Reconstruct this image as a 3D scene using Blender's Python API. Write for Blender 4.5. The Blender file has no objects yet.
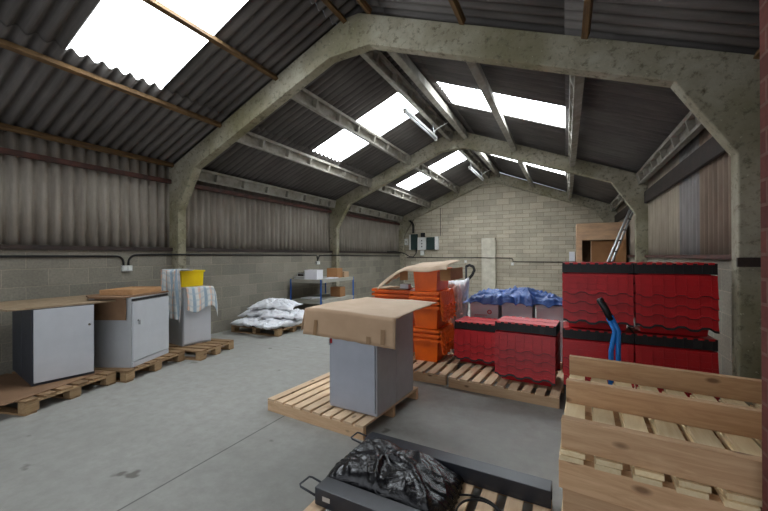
import bpy, math, random
from mathutils import Vector, Matrix, noise
random.seed(7)
C = bpy.context.scene.collection
R = math.radians
PI = math.pi
SKY_STR = 6.0

# ------------------------------------------------------------------ materials
def lin(c):
    o = []
    for v in c[:3]:
        v = v/255.0
        o.append(v/12.92 if v <= .04045 else ((v+.055)/1.055)**2.4)
    return (*o, 1)

class NT:
    def __init__(s, name):
        s.m = bpy.data.materials.new(name); s.m.use_nodes = True
        s.t = s.m.node_tree; s.t.nodes.clear()
        s.out = s.n('ShaderNodeOutputMaterial'); s.b = s.n('ShaderNodeBsdfPrincipled')
        s.l(s.b.outputs[0], s.out.inputs[0])
    def n(s, t, **k):
        x = s.t.nodes.new(t)
        for a, v in k.items(): setattr(x, a, v)
        return x
    def l(s, a, b): s.t.links.new(a, b)
    def mix(s, f, a, b, mode='MIX'):
        x = s.n('ShaderNodeMix', data_type='RGBA', blend_type=mode)
        for sock, v in ((x.inputs[0], f), (x.inputs[6], a), (x.inputs[7], b)):
            if hasattr(v, 'is_linked'): s.l(v, sock)
            elif isinstance(v, tuple): sock.default_value = v
            else: sock.default_value = v
        return x.outputs[2]
    def coord(s, scale=(1, 1, 1), swap=None, rot=(0, 0, 0)):
        tc = s.n('ShaderNodeTexCoord'); o = tc.outputs['Object']
        if swap:
            sp = s.n('ShaderNodeSeparateXYZ'); cb = s.n('ShaderNodeCombineXYZ'); s.l(o, sp.inputs[0])
            for i, a in enumerate(swap):
                if a is not None: s.l(sp.outputs[a], cb.inputs[i])
            o = cb.outputs[0]
        mp = s.n('ShaderNodeMapping'); mp.inputs['Scale'].default_value = scale; mp.inputs['Rotation'].default_value = rot
        s.l(o, mp.inputs[0]); return mp.outputs[0]
    def noise(s, vec, scale, detail=4, rough=.6, dist=0):
        x = s.n('ShaderNodeTexNoise'); s.l(vec, x.inputs['Vector'])
        x.inputs['Scale'].default_value = scale; x.inputs['Detail'].default_value = detail
        x.inputs['Roughness'].default_value = rough; x.inputs['Distortion'].default_value = dist
        return x.outputs['Fac']
    def ramp(s, f, lo, hi):
        x = s.n('ShaderNodeMapRange'); s.l(f, x.inputs[0]); x.inputs[1].default_value = lo; x.inputs[2].default_value = hi
        return x.outputs[0]
    def bump(s, h, strength, dist=.01):
        x = s.n('ShaderNodeBump'); x.inputs['Strength'].default_value = strength; x.inputs['Distance'].default_value = dist
        s.l(h, x.inputs['Height']); s.l(x.outputs[0], s.b.inputs['Normal'])
    def done(s, col, rough=.7, metal=0, spec=None):
        if hasattr(col, 'is_linked'): s.l(col, s.b.inputs['Base Color'])
        else: s.b.inputs['Base Color'].default_value = col
        s.b.inputs['Roughness'].default_value = rough; s.b.inputs['Metallic'].default_value = metal
        if spec is not None: s.b.inputs['Specular IOR Level'].default_value = spec
        return s.m

def mat(name, c1, c2=None, rough=.6, scale=(1, 1, 1), ns=6, bump=0, metal=0, rnd=0, dist=0, lo=.35, hi=.65, spec=None, bs=None):
    s = NT(name); c2 = c2 or c1
    v = s.coord(scale); f = s.noise(v, ns, 5, .65, dist)
    col = s.mix(s.ramp(f, lo, hi), lin(c1), lin(c2))
    if rnd:
        oi = s.n('ShaderNodeObjectInfo')
        mr = s.n('ShaderNodeMapRange'); s.l(oi.outputs['Random'], mr.inputs[0]); mr.inputs[3].default_value = 1-rnd; mr.inputs[4].default_value = 1+rnd*.6
        vm = s.n('ShaderNodeVectorMath', operation='SCALE'); s.l(col, vm.inputs[0]); s.l(mr.outputs[0], vm.inputs[3]); col = vm.outputs[0]
    if bump:
        g = s.noise(v, bs or ns*6, 4); s.bump(g, bump)
    return s.done(col, rough, metal, spec)

def wood(name, c1, c2, axis, knot=(95, 60, 32), rough=.75, rnd=.22):
    s = NT(name)
    sc = [9, 9, 9]; sc[axis] = .9
    v = s.coord(tuple(sc))
    oi = s.n('ShaderNodeObjectInfo'); add = s.n('ShaderNodeVectorMath', operation='ADD')
    sc2 = s.n('ShaderNodeVectorMath', operation='SCALE'); cb = s.n('ShaderNodeCombineXYZ')
    for i in range(3): s.l(oi.outputs['Random'], cb.inputs[i])
    s.l(cb.outputs[0], sc2.inputs[0]); sc2.inputs[3].default_value = 37
    s.l(v, add.inputs[0]); s.l(sc2.outputs[0], add.inputs[1]); v = add.outputs[0]
    f = s.noise(v, 3.2, 6, .7, 1.2)
    col = s.mix(s.ramp(f, .32, .68), lin(c1), lin(c2))
    # knots
    ks = [7, 7, 7]; ks[axis] = 3.4; k = s.coord(tuple(ks))
    a2 = s.n('ShaderNodeVectorMath', operation='ADD'); s.l(k, a2.inputs[0]); s.l(sc2.outputs[0], a2.inputs[1])
    vo = s.n('ShaderNodeTexVoronoi'); vo.inputs['Scale'].default_value = 1.0; s.l(a2.outputs[0], vo.inputs['Vector'])
    mr = s.n('ShaderNodeMapRange'); s.l(vo.outputs['Distance'], mr.inputs[0]); mr.inputs[1].default_value = .06; mr.inputs[2].default_value = .13
    mr.inputs[3].default_value = .75; mr.inputs[4].default_value = 0
    col = s.mix(mr.outputs[0], col, lin(knot))
    m2 = s.n('ShaderNodeMapRange'); s.l(oi.outputs['Random'], m2.inputs[0]); m2.inputs[3].default_value = 1-rnd; m2.inputs[4].default_value = 1+rnd*.5
    vm = s.n('ShaderNodeVectorMath', operation='SCALE'); s.l(col, vm.inputs[0]); s.l(m2.outputs[0], vm.inputs[3])
    s.bump(f, .25, .004)
    return s.done(vm.outputs[0], rough)

def blocks(name, swap, bw, bh, c1, c2, mort, offset=.5, split=None, bh2=None):
    s = NT(name)
    v = s.coord((1, 1, 1), swap)
    def brick(bw, bh):
        b = s.n('ShaderNodeTexBrick'); s.l(v, b.inputs['Vector'])
        b.inputs['Scale'].default_value = 1; b.inputs['Brick Width'].default_value = bw; b.inputs['Row Height'].default_value = bh
        b.inputs['Mortar Size'].default_value = .006; b.inputs['Mortar Smooth'].default_value = .3; b.inputs['Bias'].default_value = 0
        b.inputs['Color1'].default_value = lin(c1); b.inputs['Color2'].default_value = lin(c2); b.inputs['Mortar'].default_value = lin(mort)
        b.offset = offset; return b
    b = brick(bw, bh); col = b.outputs['Color']; h = b.outputs['Fac']
    if split:
        b2 = brick(bw, bh2); sp = s.n('ShaderNodeSeparateXYZ'); s.l(v, sp.inputs[0])
        gt = s.n('ShaderNodeMath', operation='GREATER_THAN'); s.l(sp.outputs[1], gt.inputs[0]); gt.inputs[1].default_value = split
        col = s.mix(gt.outputs[0], col, b2.outputs['Color']); h = s.mix(gt.outputs[0], h, b2.outputs['Fac'])
    n1 = s.noise(v, 1.3, 5, .7); n2 = s.noise(v, 40, 3)
    col = s.mix(.55, col, s.mix(s.ramp(n1, .25, .75), (.32, .31, .29, 1), (.62, .62, .58, 1)), 'OVERLAY')
    col = s.mix(s.ramp(n2, .2, .9), col, s.mix(1.0, col, (.6, .6, .6, 1), 'MULTIPLY'))
    inv = s.n('ShaderNodeMath', operation='SUBTRACT'); inv.inputs[0].default_value = 1; s.l(h, inv.inputs[1])
    s.bump(inv.outputs[0], .5, .01)
    return s.done(col, .92, 0, .2)

M = {}
def sheetmat(name, c1, c2, streak_scale, tint=None, tintaxis=1, valley_shade=.0):
    s = NT(name)
    v = s.coord(streak_scale); f = s.noise(v, 2.2, 6, .7)
    v2 = s.coord((1, 1, 1)); g = s.noise(v2, .9, 4, .6)
    col = s.mix(s.ramp(f, .3, .7), lin(c1), lin(c2))
    col = s.mix(s.ramp(g, .3, .8), col, s.mix(1.0, col, (.62, .6, .6, 1), 'MULTIPLY'))
    if valley_shade:  # shade of the corrugation valleys painted into the sheet colour
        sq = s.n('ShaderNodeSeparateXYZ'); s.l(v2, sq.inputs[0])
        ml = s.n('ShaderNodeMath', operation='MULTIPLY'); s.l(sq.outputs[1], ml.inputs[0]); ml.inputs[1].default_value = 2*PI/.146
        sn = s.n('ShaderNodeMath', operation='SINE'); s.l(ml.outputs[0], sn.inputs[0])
        mq = s.n('ShaderNodeMapRange'); s.l(sn.outputs[0], mq.inputs[0]); mq.inputs[1].default_value = .1; mq.inputs[2].default_value = 1; mq.inputs[3].default_value = 0; mq.inputs[4].default_value = valley_shade
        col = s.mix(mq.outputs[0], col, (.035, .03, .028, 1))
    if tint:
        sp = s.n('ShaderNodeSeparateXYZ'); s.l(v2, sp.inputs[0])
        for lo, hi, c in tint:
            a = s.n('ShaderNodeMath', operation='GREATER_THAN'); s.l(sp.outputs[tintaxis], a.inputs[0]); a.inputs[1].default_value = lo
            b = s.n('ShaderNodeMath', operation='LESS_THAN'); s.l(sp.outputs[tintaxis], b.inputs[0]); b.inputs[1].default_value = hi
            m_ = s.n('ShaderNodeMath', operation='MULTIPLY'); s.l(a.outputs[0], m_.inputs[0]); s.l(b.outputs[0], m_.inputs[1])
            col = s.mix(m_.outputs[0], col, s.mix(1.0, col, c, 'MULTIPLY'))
    s.bump(s.noise(v2, 60, 3), .15, .004)
    return s.done(col, .85, 0, .25)
M['roof'] = sheetmat('asbestos_roof', (98, 95, 92), (124, 119, 115), (.5, 6, .5), valley_shade=.5)
M['wallsheet'] = sheetmat('wall_cladding', (140, 132, 122), (178, 170, 158), (3, 3, .4))
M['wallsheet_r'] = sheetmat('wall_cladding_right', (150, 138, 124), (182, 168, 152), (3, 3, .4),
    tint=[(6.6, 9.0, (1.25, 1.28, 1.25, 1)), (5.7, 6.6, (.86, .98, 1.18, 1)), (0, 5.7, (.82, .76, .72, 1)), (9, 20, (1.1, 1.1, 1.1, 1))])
def concrete_frame():
    s = NT('mossy_concrete'); v = s.coord((1, 1, 1))
    a = s.noise(v, 2.2, 6, .7); b = s.noise(v, 14, 5, .7); c = s.noise(v, .8, 4, .6)
    col = s.mix(s.ramp(a, .35, .65), lin((176, 170, 152)), lin((146, 140, 122)))
    col = s.mix(s.ramp(c, .45, .7), col, lin((122, 116, 88)))
    col = s.mix(s.ramp(b, .52, .72), col, lin((86, 80, 64)))
    d = s.noise(v, 30, 3); col = s.mix(s.ramp(d, .66, .74), col, lin((186, 182, 158)))
    s.bump(b, .45, .012); return s.done(col, .9, 0, .2)
M['concrete'] = concrete_frame()
M['purlin'] = mat('pale_concrete', (160, 156, 146), (128, 122, 110), .85, (1, 1, 1), 5, .2)
M['timber'] = mat('old_timber', (128, 98, 58), (70, 52, 36), .85, (8, .8, 8), 3, .3, lo=.3, hi=.7)
M['block_l'] = blocks('block_wall_side', (1, 2, None), .45, .225, (160, 154, 142), (140, 135, 125), (170, 163, 148))
M['block_f'] = blocks('block_wall_far', (0, 2, None), .46, .1435, (208, 198, 180), (184, 175, 158), (134, 126, 112), split=3.05, bh2=.225)
M['pierblock'] = mat('pale_block', (206, 200, 184), (184, 177, 160), .9, ns=5, bump=.2)
M['brick'] = blocks('red_brick', (1, 2, None), .225, .075, (112, 62, 56), (98, 54, 50), (118, 84, 76))
def floor_m():
    s = NT('concrete_floor'); v = s.coord((1, 1, 1))
    a = s.noise(v, .7, 6, .65); b = s.noise(v, 9, 5, .7); c = s.noise(v, 60, 3)
    col = s.mix(s.ramp(a, .3, .7), lin((150, 149, 143)), lin((166, 165, 159)))
    col = s.mix(s.ramp(b, .35, .85), col, lin((138, 136, 129)))
    d = s.noise(v, 3.1, 3, .5); col = s.mix(s.ramp(d, .70, .74), col, lin((108, 105, 98)))
    sp = s.n('ShaderNodeSeparateXYZ'); s.l(v, sp.inputs[0])
    for ax, pos, w in ((0, -2.37, .006), (1, 4.5, .005), (1, 9.3, .005), (1, -.3, .005)):
        q = s.n('ShaderNodeMath', operation='SUBTRACT'); s.l(sp.outputs[ax], q.inputs[0]); q.inputs[1].default_value = pos
        ab = s.n('ShaderNodeMath', operation='ABSOLUTE'); s.l(q.outputs[0], ab.inputs[0])
        mr = s.n('ShaderNodeMapRange'); s.l(ab.outputs[0], mr.inputs[0]); mr.inputs[1].default_value = w*.5; mr.inputs[2].default_value = w*1.6
        mr.inputs[3].default_value = .75 if ax == 0 else .35; mr.inputs[4].default_value = 0
        col = s.mix(mr.outputs[0], col, lin((70, 68, 64)))
    s.bump(b, .12, .004)
    return s.done(col, .62, 0, .4)
M['floor'] = floor_m()
M['redsteel'] = mat('rusty_red_steel', (92, 52, 42), (62, 40, 34), .7, ns=5, bump=.2)
M['darksteel'] = mat('dark_steel', (56, 42, 36), (40, 32, 28), .7, ns=5, bump=.2)
M['black'] = mat('black_plastic', (26, 26, 28), (20, 20, 22), .5)
M['blackpaint'] = mat('black_painted_steel', (50, 53, 60), (36, 38, 43), .38, ns=9, lo=.3, hi=.8)
M['rubber'] = mat('rubber', (22, 22, 22), (28, 28, 28), .8)
M['grey_cable'] = mat('grey_plastic', (205, 205, 200), (190, 190, 186), .5)
M['white_plastic'] = mat('white_plastic', (226, 226, 222), (212, 212, 208), .45)
M['pine_x'] = wood('pine_grain_x', (226, 192, 154), (204, 164, 124), 0)
M['pine_y'] = wood('pine_grain_y', (236, 208, 174), (220, 184, 146), 1)
M['pine2_x'] = wood('weathered_pine_x', (216, 178, 138), (188, 146, 106), 0, rnd=.26)
M['pine2_y'] = wood('pale_pine_y', (240, 220, 180), (224, 196, 150), 1)
M['old_x'] = wood('old_pallet_x', (180, 150, 112), (148, 120, 86), 0)
M['old_y'] = wood('old_pallet_y', (160, 128, 92), (128, 100, 70), 1)
M['cab_side'] = mat('grey_laminate', (176, 178, 180), (170, 172, 174), .45)
M['cab_door'] = mat('pale_grey_door', (200, 203, 208), (194, 197, 202), .4)
M['cab_mid'] = mat('blue_grey_door', (176, 180, 190), (170, 174, 184), .42)
M['cab_midside'] = mat('grey_cabinet_side', (184, 185, 190), (174, 175, 180), .45)
M['anthracite'] = mat('anthracite_laminate', (58, 62, 72), (52, 56, 64), .45)
M['chrome'] = mat('chrome', (200, 200, 200), (190, 190, 190), .2, metal=1)
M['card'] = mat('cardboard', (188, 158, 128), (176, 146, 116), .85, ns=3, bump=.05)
M['card_lit'] = mat('lit_cardboard', (206, 182, 156), (194, 168, 142), .85, ns=3)  # paler copy of the cardboard, light on carton tops put into the colour
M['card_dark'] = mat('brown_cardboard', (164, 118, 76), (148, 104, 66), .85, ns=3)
M['tape'] = mat('parcel_tape', (150, 118, 84), (142, 110, 76), .35)
M['board'] = mat('particle_board', (164, 142, 114), (140, 118, 92), .8, ns=14)
M['board_tray'] = mat('orange_plywood', (190, 148, 104), (176, 132, 90), .7, (1, 8, 8), 4)
M['mdf'] = mat('brown_hardboard', (140, 108, 80), (124, 94, 68), .8, ns=3)
M['ply'] = mat('plywood', (206, 166, 130), (176, 144, 116), .8, (1, 4, 4), 2.5)
M['orange'] = mat('orange_plastic', (248, 110, 12), (228, 94, 8), .42, ns=3)
M['red'] = mat('red_plastic', (198, 24, 32), (180, 20, 28), .42, ns=3, rnd=.12)
M['redlid'] = mat('sheen_red_plastic', (226, 84, 86), (214, 70, 74), .4, ns=4)  # paler red puts the highlight on the lid tops into the colour
M['yellow'] = mat('yellow_plastic', (242, 208, 10), (236, 200, 8), .4)
M['blue'] = mat('blue_paint', (30, 128, 214), (24, 116, 200), .38)
M['bench_blue'] = mat('bench_blue', (44, 104, 190), (36, 92, 174), .45)
M['shelf'] = mat('grey_shelf_board', (168, 166, 154), (154, 150, 138), .7, ns=3)
M['alu'] = mat('aluminium', (206, 208, 210), (196, 198, 200), .3, metal=.6)
M['paper'] = mat('white_paper', (228, 228, 232), (220, 220, 226), .8)
M['panel_green'] = mat('dark_green_metal', (40, 62, 58), (34, 54, 50), .5)
def sackm(name, c1, c2, rough, bump, sc, spec=.5):
    s = NT(name); v = s.coord((1, 1, 1)); a = s.noise(v, sc, 5, .6, 1.5)
    col = s.mix(s.ramp(a, .3, .7), lin(c1), lin(c2)); s.bump(a, bump, .03)
    return s.done(col, rough, 0, spec)
M['sack'] = sackm('woven_white_sack', (240, 240, 242), (222, 224, 230), .6, .6, 7)
M['binbag'] = sackm('black_polythene', (13, 13, 16), (21, 22, 27), .27, .55, 7, .6)
M['tarp'] = sackm('blue_tarpaulin', (34, 70, 144), (84, 118, 178), .3, .8, 6)
M['tarp_black'] = sackm('black_sheet', (20, 22, 30), (28, 30, 38), .35, .6, 8)
def towelm():
    s = NT('striped_towel'); v = s.coord((1, 1, 1)); tc = s.n('ShaderNodeTexCoord')
    sp = s.n('ShaderNodeSeparateXYZ'); s.l(tc.outputs['UV'], sp.inputs[0])
    def band(out, freq, thr):
        m1 = s.n('ShaderNodeMath', operation='MULTIPLY'); s.l(out, m1.inputs[0]); m1.inputs[1].default_value = freq
        m2 = s.n('ShaderNodeMath', operation='FRACT'); s.l(m1.outputs[0], m2.inputs[0])
        m3 = s.n('ShaderNodeMath', operation='LESS_THAN'); s.l(m2.outputs[0], m3.inputs[0]); m3.inputs[1].default_value = thr
        return m3.outputs[0]
    col = s.mix(band(sp.outputs[0], 6, .45), lin((214, 214, 210)), lin((160, 178, 192)))
    col = s.mix(band(sp.outputs[0], 3, .2), col, lin((216, 186, 166)))
    half = s.n('ShaderNodeMath', operation='MULTIPLY'); s.l(band(sp.outputs[1], 9, .3), half.inputs[0]); half.inputs[1].default_value = .5
    col = s.mix(half.outputs[0], col, lin((172, 186, 196)))
    s.bump(s.noise(v, 120, 2), .3, .003); return s.done(col, .95, 0, .1)
M['towel'] = towelm()
def sky_panel():
    s = NT('translucent_rooflight'); e = s.n('ShaderNodeEmission'); e.inputs[0].default_value = (.93, .97, 1, 1); e.inputs[1].default_value = SKY_STR
    t = s.n('ShaderNodeBsdfTranslucent'); t.inputs[0].default_value = (.9, .93, .95, 1)
    a = s.n('ShaderNodeAddShader'); s.l(e.outputs[0], a.inputs[0]); s.l(t.outputs[0], a.inputs[1]); s.l(a.outputs[0], s.out.inputs[0])
    return s.m
M['skylight'] = sky_panel()
M['tube'] = mat('fluorescent_tube', (236, 238, 240), (230, 232, 234), .3)

# ------------------------------------------------------------------ mesh builder
class MB:
    def __init__(s): s.v = []; s.f = []; s.uv = {}
    def quad(s, a, b, c, d):
        n = len(s.v); s.v += [tuple(a), tuple(b), tuple(c), tuple(d)]; s.f.append((n, n+1, n+2, n+3)); return s
    def hexa(s, p):      # 8 points: bottom 4 ccw, top 4 ccw
        n = len(s.v); s.v += [tuple(q) for q in p]
        for f in ((3, 2, 1, 0), (4, 5, 6, 7), (0, 1, 5, 4), (1, 2, 6, 5), (2, 3, 7, 6), (3, 0, 4, 7)): s.f.append(tuple(n+i for i in f))
        return s
    def box(s, x0, x1, y0, y1, z0, z1, T=None):
        p = [(x0, y0, z0), (x1, y0, z0), (x1, y1, z0), (x0, y1, z0), (x0, y0, z1), (x1, y0, z1), (x1, y1, z1), (x0, y1, z1)]
        if T is not None: p = [T @ Vector(q) for q in p]
        return s.hexa(p)
    def prism(s, poly, d0, d1, axis='y', T=None):   # poly in 2D, extruded
        n = len(s.v); k = len(poly)
        def P(a, b, d):
            q = {'y': (a, d, b), 'x': (d, a, b), 'z': (a, b, d)}[axis]
            return tuple(T @ Vector(q)) if T is not None else q
        s.v += [P(a, b, d0) for a, b in poly] + [P(a, b, d1) for a, b in poly]
        s.f.append(tuple(range(n, n+k))); s.f.append(tuple(range(n+2*k-1, n+k-1, -1)))
        for i in range(k): j = (i+1) % k; s.f.append((n+i, n+k+i, n+k+j, n+j))
        return s
    def tube(s, pts, r, seg=8, closed=False):
        pts = [Vector(p) for p in pts]; n = len(pts); rings = []
        up = None
        for i, p in enumerate(pts):
            a = pts[(i-1) % n] if (i > 0 or closed) else p; b = pts[(i+1) % n] if (i < n-1 or closed) else p
            d = (b-a).normalized()
            if up is None: up = d.orthogonal().normalized()
            up = (up - d*up.dot(d)).normalized(); w = d.cross(up)
            base = len(s.v)
            for k in range(seg):
                t = 2*PI*k/seg; s.v.append(tuple(p+up*math.cos(t)*r+w*math.sin(t)*r))
            rings.append(base)
        m = n if closed else n-1
        for i in range(m):
            a, b = rings[i], rings[(i+1) % n]
            for k in range(seg): j = (k+1) % seg; s.f.append((a+k, a+j, b+j, b+k))
        if not closed:
            s.f.append(tuple(rings[0]+k for k in range(seg-1, -1, -1))); s.f.append(tuple(rings[-1]+k for k in range(seg)))
        return s
    def grid(s, nu, nv, fn):
        n = len(s.v)
        for j in range(nv+1):
            for i in range(nu+1):
                s.uv[len(s.v)] = (i/nu, j/nv); s.v.append(tuple(fn(i/nu, j/nv)))
        for j in range(nv):
            for i in range(nu):
                a = n+j*(nu+1)+i; s.f.append((a, a+1, a+nu+2, a+nu+1))
        return s
    def build(s, name, m, parent=None, bevel=0, smooth=False, solid=0, loc=None, subsurf=0):
        me = bpy.data.meshes.new(name); me.from_pydata(s.v, [], s.f); me.validate(); me.update()
        if s.uv and len(s.uv) == len(s.v):
            ul = me.uv_layers.new(name='UVMap')
            for lp in me.loops: ul.data[lp.index].uv = s.uv[lp.vertex_index]
        import bmesh
        if not s.uv:
            bm = bmesh.new(); bm.from_mesh(me); bmesh.ops.recalc_face_normals(bm, faces=bm.faces); bm.to_mesh(me); bm.free()
        me.materials.append(m)
        if smooth:
            for p in me.polygons: p.use_smooth = True
        o = bpy.data.objects.new(name, me); C.objects.link(o)
        if parent: o.parent = parent
        if loc: o.location = loc
        if solid: md = o.modifiers.new('solid', 'SOLIDIFY'); md.thickness = solid; md.offset = 1
        if bevel: md = o.modifiers.new('bevel', 'BEVEL'); md.width = bevel; md.segments = 2; md.limit_method = 'ANGLE'; md.angle_limit = R(40)
        if subsurf: md = o.modifiers.new('sub', 'SUBSURF'); md.levels = subsurf; md.render_levels = subsurf
        return o

def tag(o, label, cat, group=None, kind=None):
    o['label'] = label; o['category'] = cat
    if group: o['group'] = group
    if kind: o['kind'] = kind
    return o
def thing(name, label, cat, loc=(0, 0, 0), rz=0, group=None):
    o = bpy.data.objects.new(name, None); C.objects.link(o); o.location = loc; o.rotation_euler = (0, 0, rz); o.empty_display_size = .1
    return tag(o, label, cat, group)
def struct(o, label=None):
    o['kind'] = 'structure'
    if label: o['label'] = label
    return o
def dup(root, loc, rz, label, group=None):
    r = root.copy(); C.objects.link(r); r.location = loc; r.rotation_euler = (0, 0, rz); r['label'] = label
    if group: r['group'] = group
    def rec(src, dst):
        for ch in list(src.children):
            if ch.name in made: continue
            c = ch.copy(); C.objects.link(c); c.parent = dst; made.add(c.name); rec(ch, c)
    made = set(); rec(root, r); return r
def N(x, y, z=0, s=1.0): return noise.noise(Vector((x*s, y*s, z*s)))
def rdg(x, y, s_): return (1-min(1, abs(N(x, y, s_))*3.2))**2
def sm(t): t = max(0, min(1, t)); return t*t*(3-2*t)

# ------------------------------------------------------------------ dimensions
XC = -2.36; XL = -6.17; XR = 1.45; DY = [-.95, 3.93, 8.74, 13.62]; TH = .15
Y0 = -1.1; Y1 = 13.78
def roofz(x): return 4.68 - .41*abs(x-XC)
PITCH = .146; AMP = .028
WORDS = ['near', 'middle', 'far']

# ------------------------------------------------------------------ shell
struct(MB().box(XL-.25, XR+.25, Y0-.2, Y1+.2, -.12, 0).build('floor', M['floor']), 'grey concrete floor with a long saw-cut joint')
struct(MB().box(XL-.13, XL+.02, Y0, Y1, 0, 1.60).build('wall_left', M['block_l']), 'grey concrete block lower wall on the left')
struct(MB().box(XR, XR+.15, Y0, Y1, 0, 1.45).build('wall_right', M['block_l']), 'grey block lower wall on the right')
# far gable wall with its gable shape
g = [(XL-.13, 0), (XR+.15, 0), (XR+.15, roofz(XR+.15)-.05), (XC, 4.63), (XL-.13, roofz(XL-.13)-.05)]
struct(MB().prism(g, Y1, Y1+.15).build('wall_far', M['block_f']), 'pale block gable wall at the far end')
# near wall (behind camera) with a wide open doorway
nw = MB()
nw.box(XL-.13, -5.4, Y0-.15, Y0, 0, 3.0); nw.box(.9, XR+.15, Y0-.15, Y0, 0, 3.0)
nw.prism([(XL-.13, 3.0), (XR+.15, 3.0), (XR+.15, 3.02), (XC, 4.63), (XL-.13, 3.02)], Y0-.15, Y0)
struct(nw.build('wall_near', M['block_f']), 'block wall with a wide open doorway behind the viewpoint')

def wall_sheet(name, x, y0, y1, z0, z1, m, sgn):
    n = int((y1-y0)/PITCH*8)
    b = MB().grid(n, 1, lambda u, v: (x+sgn*AMP*math.copysign(abs(math.sin(2*PI*(y0+(y1-y0)*u)/PITCH))**.6, math.sin(2*PI*(y0+(y1-y0)*u)/PITCH)), y0+(y1-y0)*u, z0+(z1-z0)*v))
    return struct(b.build(name, m, smooth=True, solid=.006))
wall_sheet('wall_left', XL-.07, Y0, Y1, 1.6, 3.16, M['wallsheet'], 1)['label'] = 'corrugated grey cement cladding above the left block wall'
wall_sheet('wall_right', XR+.04, Y0, Y1, 1.45, 3.16, M['wallsheet_r'], 1)['label'] = 'corrugated cladding above the right block wall'

# roof sheets
SKL = [(1.88, 2.9), (6.07, 7.09), (10.22, 11.24)]
def roof_patch(x0, x1, y0, y1, dz, name, m, nx=2):
    n = max(8, int((y1-y0)/PITCH*10))
    def fn(u, v):
        x = x0+(x1-x0)*v; y = y0+(y1-y0)*u
        return (x, y, roofz(x)+dz+AMP+AMP*math.sin(2*PI*y/PITCH))
    return MB().grid(n, nx, fn).build(name, m, smooth=True, solid=.007)
def strips(y0, y1, side):
    out = []; c = y0
    for a, b in (SKL if side == 'left' else SKL[1:]): out.append((c, a)); c = b
    out.append((c, y1)); return out
for side, xs in (('left', [(-6.42, -4.74), (-4.94, -2.72), (-2.72, XC)]), ('right', [(1.72, .0), (.2, -2.02), (-2.02, XC)])):
    a, b = xs[0]
    struct(roof_patch(a, b, Y0-.2, Y1+.2, .0, 'ceiling', M['roof']), 'dark corrugated eaves row of roof sheets, %s slope' % side)
    a, b = xs[1]
    for y0, y1 in strips(Y0-.2, Y1+.2, side):
        struct(roof_patch(a, b, y0, y1, .014, 'ceiling', M['roof']), 'dark corrugated upper roof sheets, %s slope' % side)
    c, d = xs[2]
    struct(roof_patch(c, d, Y0-.2, Y1+.2, .02, 'ceiling', M['roof']), 'dark corrugated sheets at the ridge, %s slope' % side)
    for i, (y0, y1) in enumerate(SKL):
        if side == 'right' and i == 0: continue
        struct(roof_patch(a, b, y0-.02, y1+.02, .024, 'window_%d' % (i+1+(2 if side == 'right' else 0)), M['skylight']), 'white translucent rooflight, %s slope, %s bay' % (side, WORDS[i]))

# portal frames
def frame_poly():
    L = [(-3.87, 0), (-3.62, 0), (-3.62, 2.33), (-3.2, 3.0), (-.44, 4.14)]
    Rr = [(.17, 4.158), (3.21, 3.01), (3.62, 2.33), (3.62, 0), (3.87, 0)]
    pts = [(XC+a, z) for a, z in L+Rr]
    top = [(3.87, 3.055), (.02, 4.60), (-.22, 4.59), (-3.87, 3.055)]
    return pts + [(XC+a, z) for a, z in top]
for i, y in enumerate(DY):
    if i == 0: y = -1.05
    lab = ['concrete portal frame beside the doorway behind the viewpoint', 'large mossy concrete portal frame nearest the camera, arching across the top of the view',
           'concrete portal frame in the middle of the shed', 'concrete portal frame set against the far gable wall'][i]
    mb = MB(); poly = frame_poly()
    mb.prism(poly, y, y+TH)
    o = mb.build('portal_frame', M['concrete'], bevel=.012)
    tag(o, lab, 'beam', 'concrete portal frames')

# purlins
OFFS = [-3.76, -2.55, -1.37, -.2, .2, 1.37, 2.55, 3.76]
PNAME = ['at the left eaves', 'lower left slope', 'upper left slope', 'just left of the ridge', 'just right of the ridge', 'upper right slope', 'lower right slope', 'at the right eaves']
SL = math.atan(.41)
def purlin_concrete(y0, y1, side):
    # section: x = uphill(+)/downhill(-), z down from roof; web on downhill side, pockets open uphill
    mb = MB(); h = .225; w = .10; t = .018
    s = 1 if side < 0 else -1     # uphill direction in world x
    def B(a0, a1, ya, yb, z0, z1):
        x0, x1 = sorted((a0*s, a1*s)); mb.box(x0, x1, ya, yb, z0, z1)
    B(0, t, y0, y1, -h, 0); B(t, w, y0, y1, -.05, 0); B(t, w, y0, y1, -h, -h+.035)
    n = 7; L = y1-y0
    for k in range(n+1):
        yy = y0+.0+L*k/n; wd = .022 if 0 < k < n else .25
        a = max(y0, yy-wd); b = min(y1, yy+wd); B(t, w-.004, a, b, -h+.035, -.05)
    return mb
for bay in range(3):
    ya = DY[bay]+TH+.006 if bay else -1.05+TH+.006; yb = DY[bay+1]-.006
    for k, off in enumerate(OFFS):
        side = -1 if off < 0 else 1; x = XC+off; z = roofz(x)-.012
        if bay == 0:
            mb = MB().box(-.028, .028, ya, yb, -.065, 0)
            o = mb.build('roof_purlin', M['timber'], bevel=.003)
            lab = 'brown timber roof purlin %s, in the bay nearest the camera' % PNAME[k]
        else:
            mb = purlin_concrete(ya, yb, side); o = mb.build('roof_purlin', M['purlin'], bevel=.003)
            lab = 'pale concrete pocketed roof purlin %s, %s' % (PNAME[k], ['', 'between the near and middle frames', 'between the middle and far frames'][bay])
        if bay == 0: o.rotation_euler = (0, -SL if side < 0 else SL, 0)
        else:
            x -= side*(.045 if abs(off) > .5 else -.0); z = roofz(x)-.012; o.rotation_euler = (0, R(12) if side < 0 else R(-12), 0)
        o.location = (x, 0, z)
        tag(o, lab, 'beam', 'roof purlins')

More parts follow.
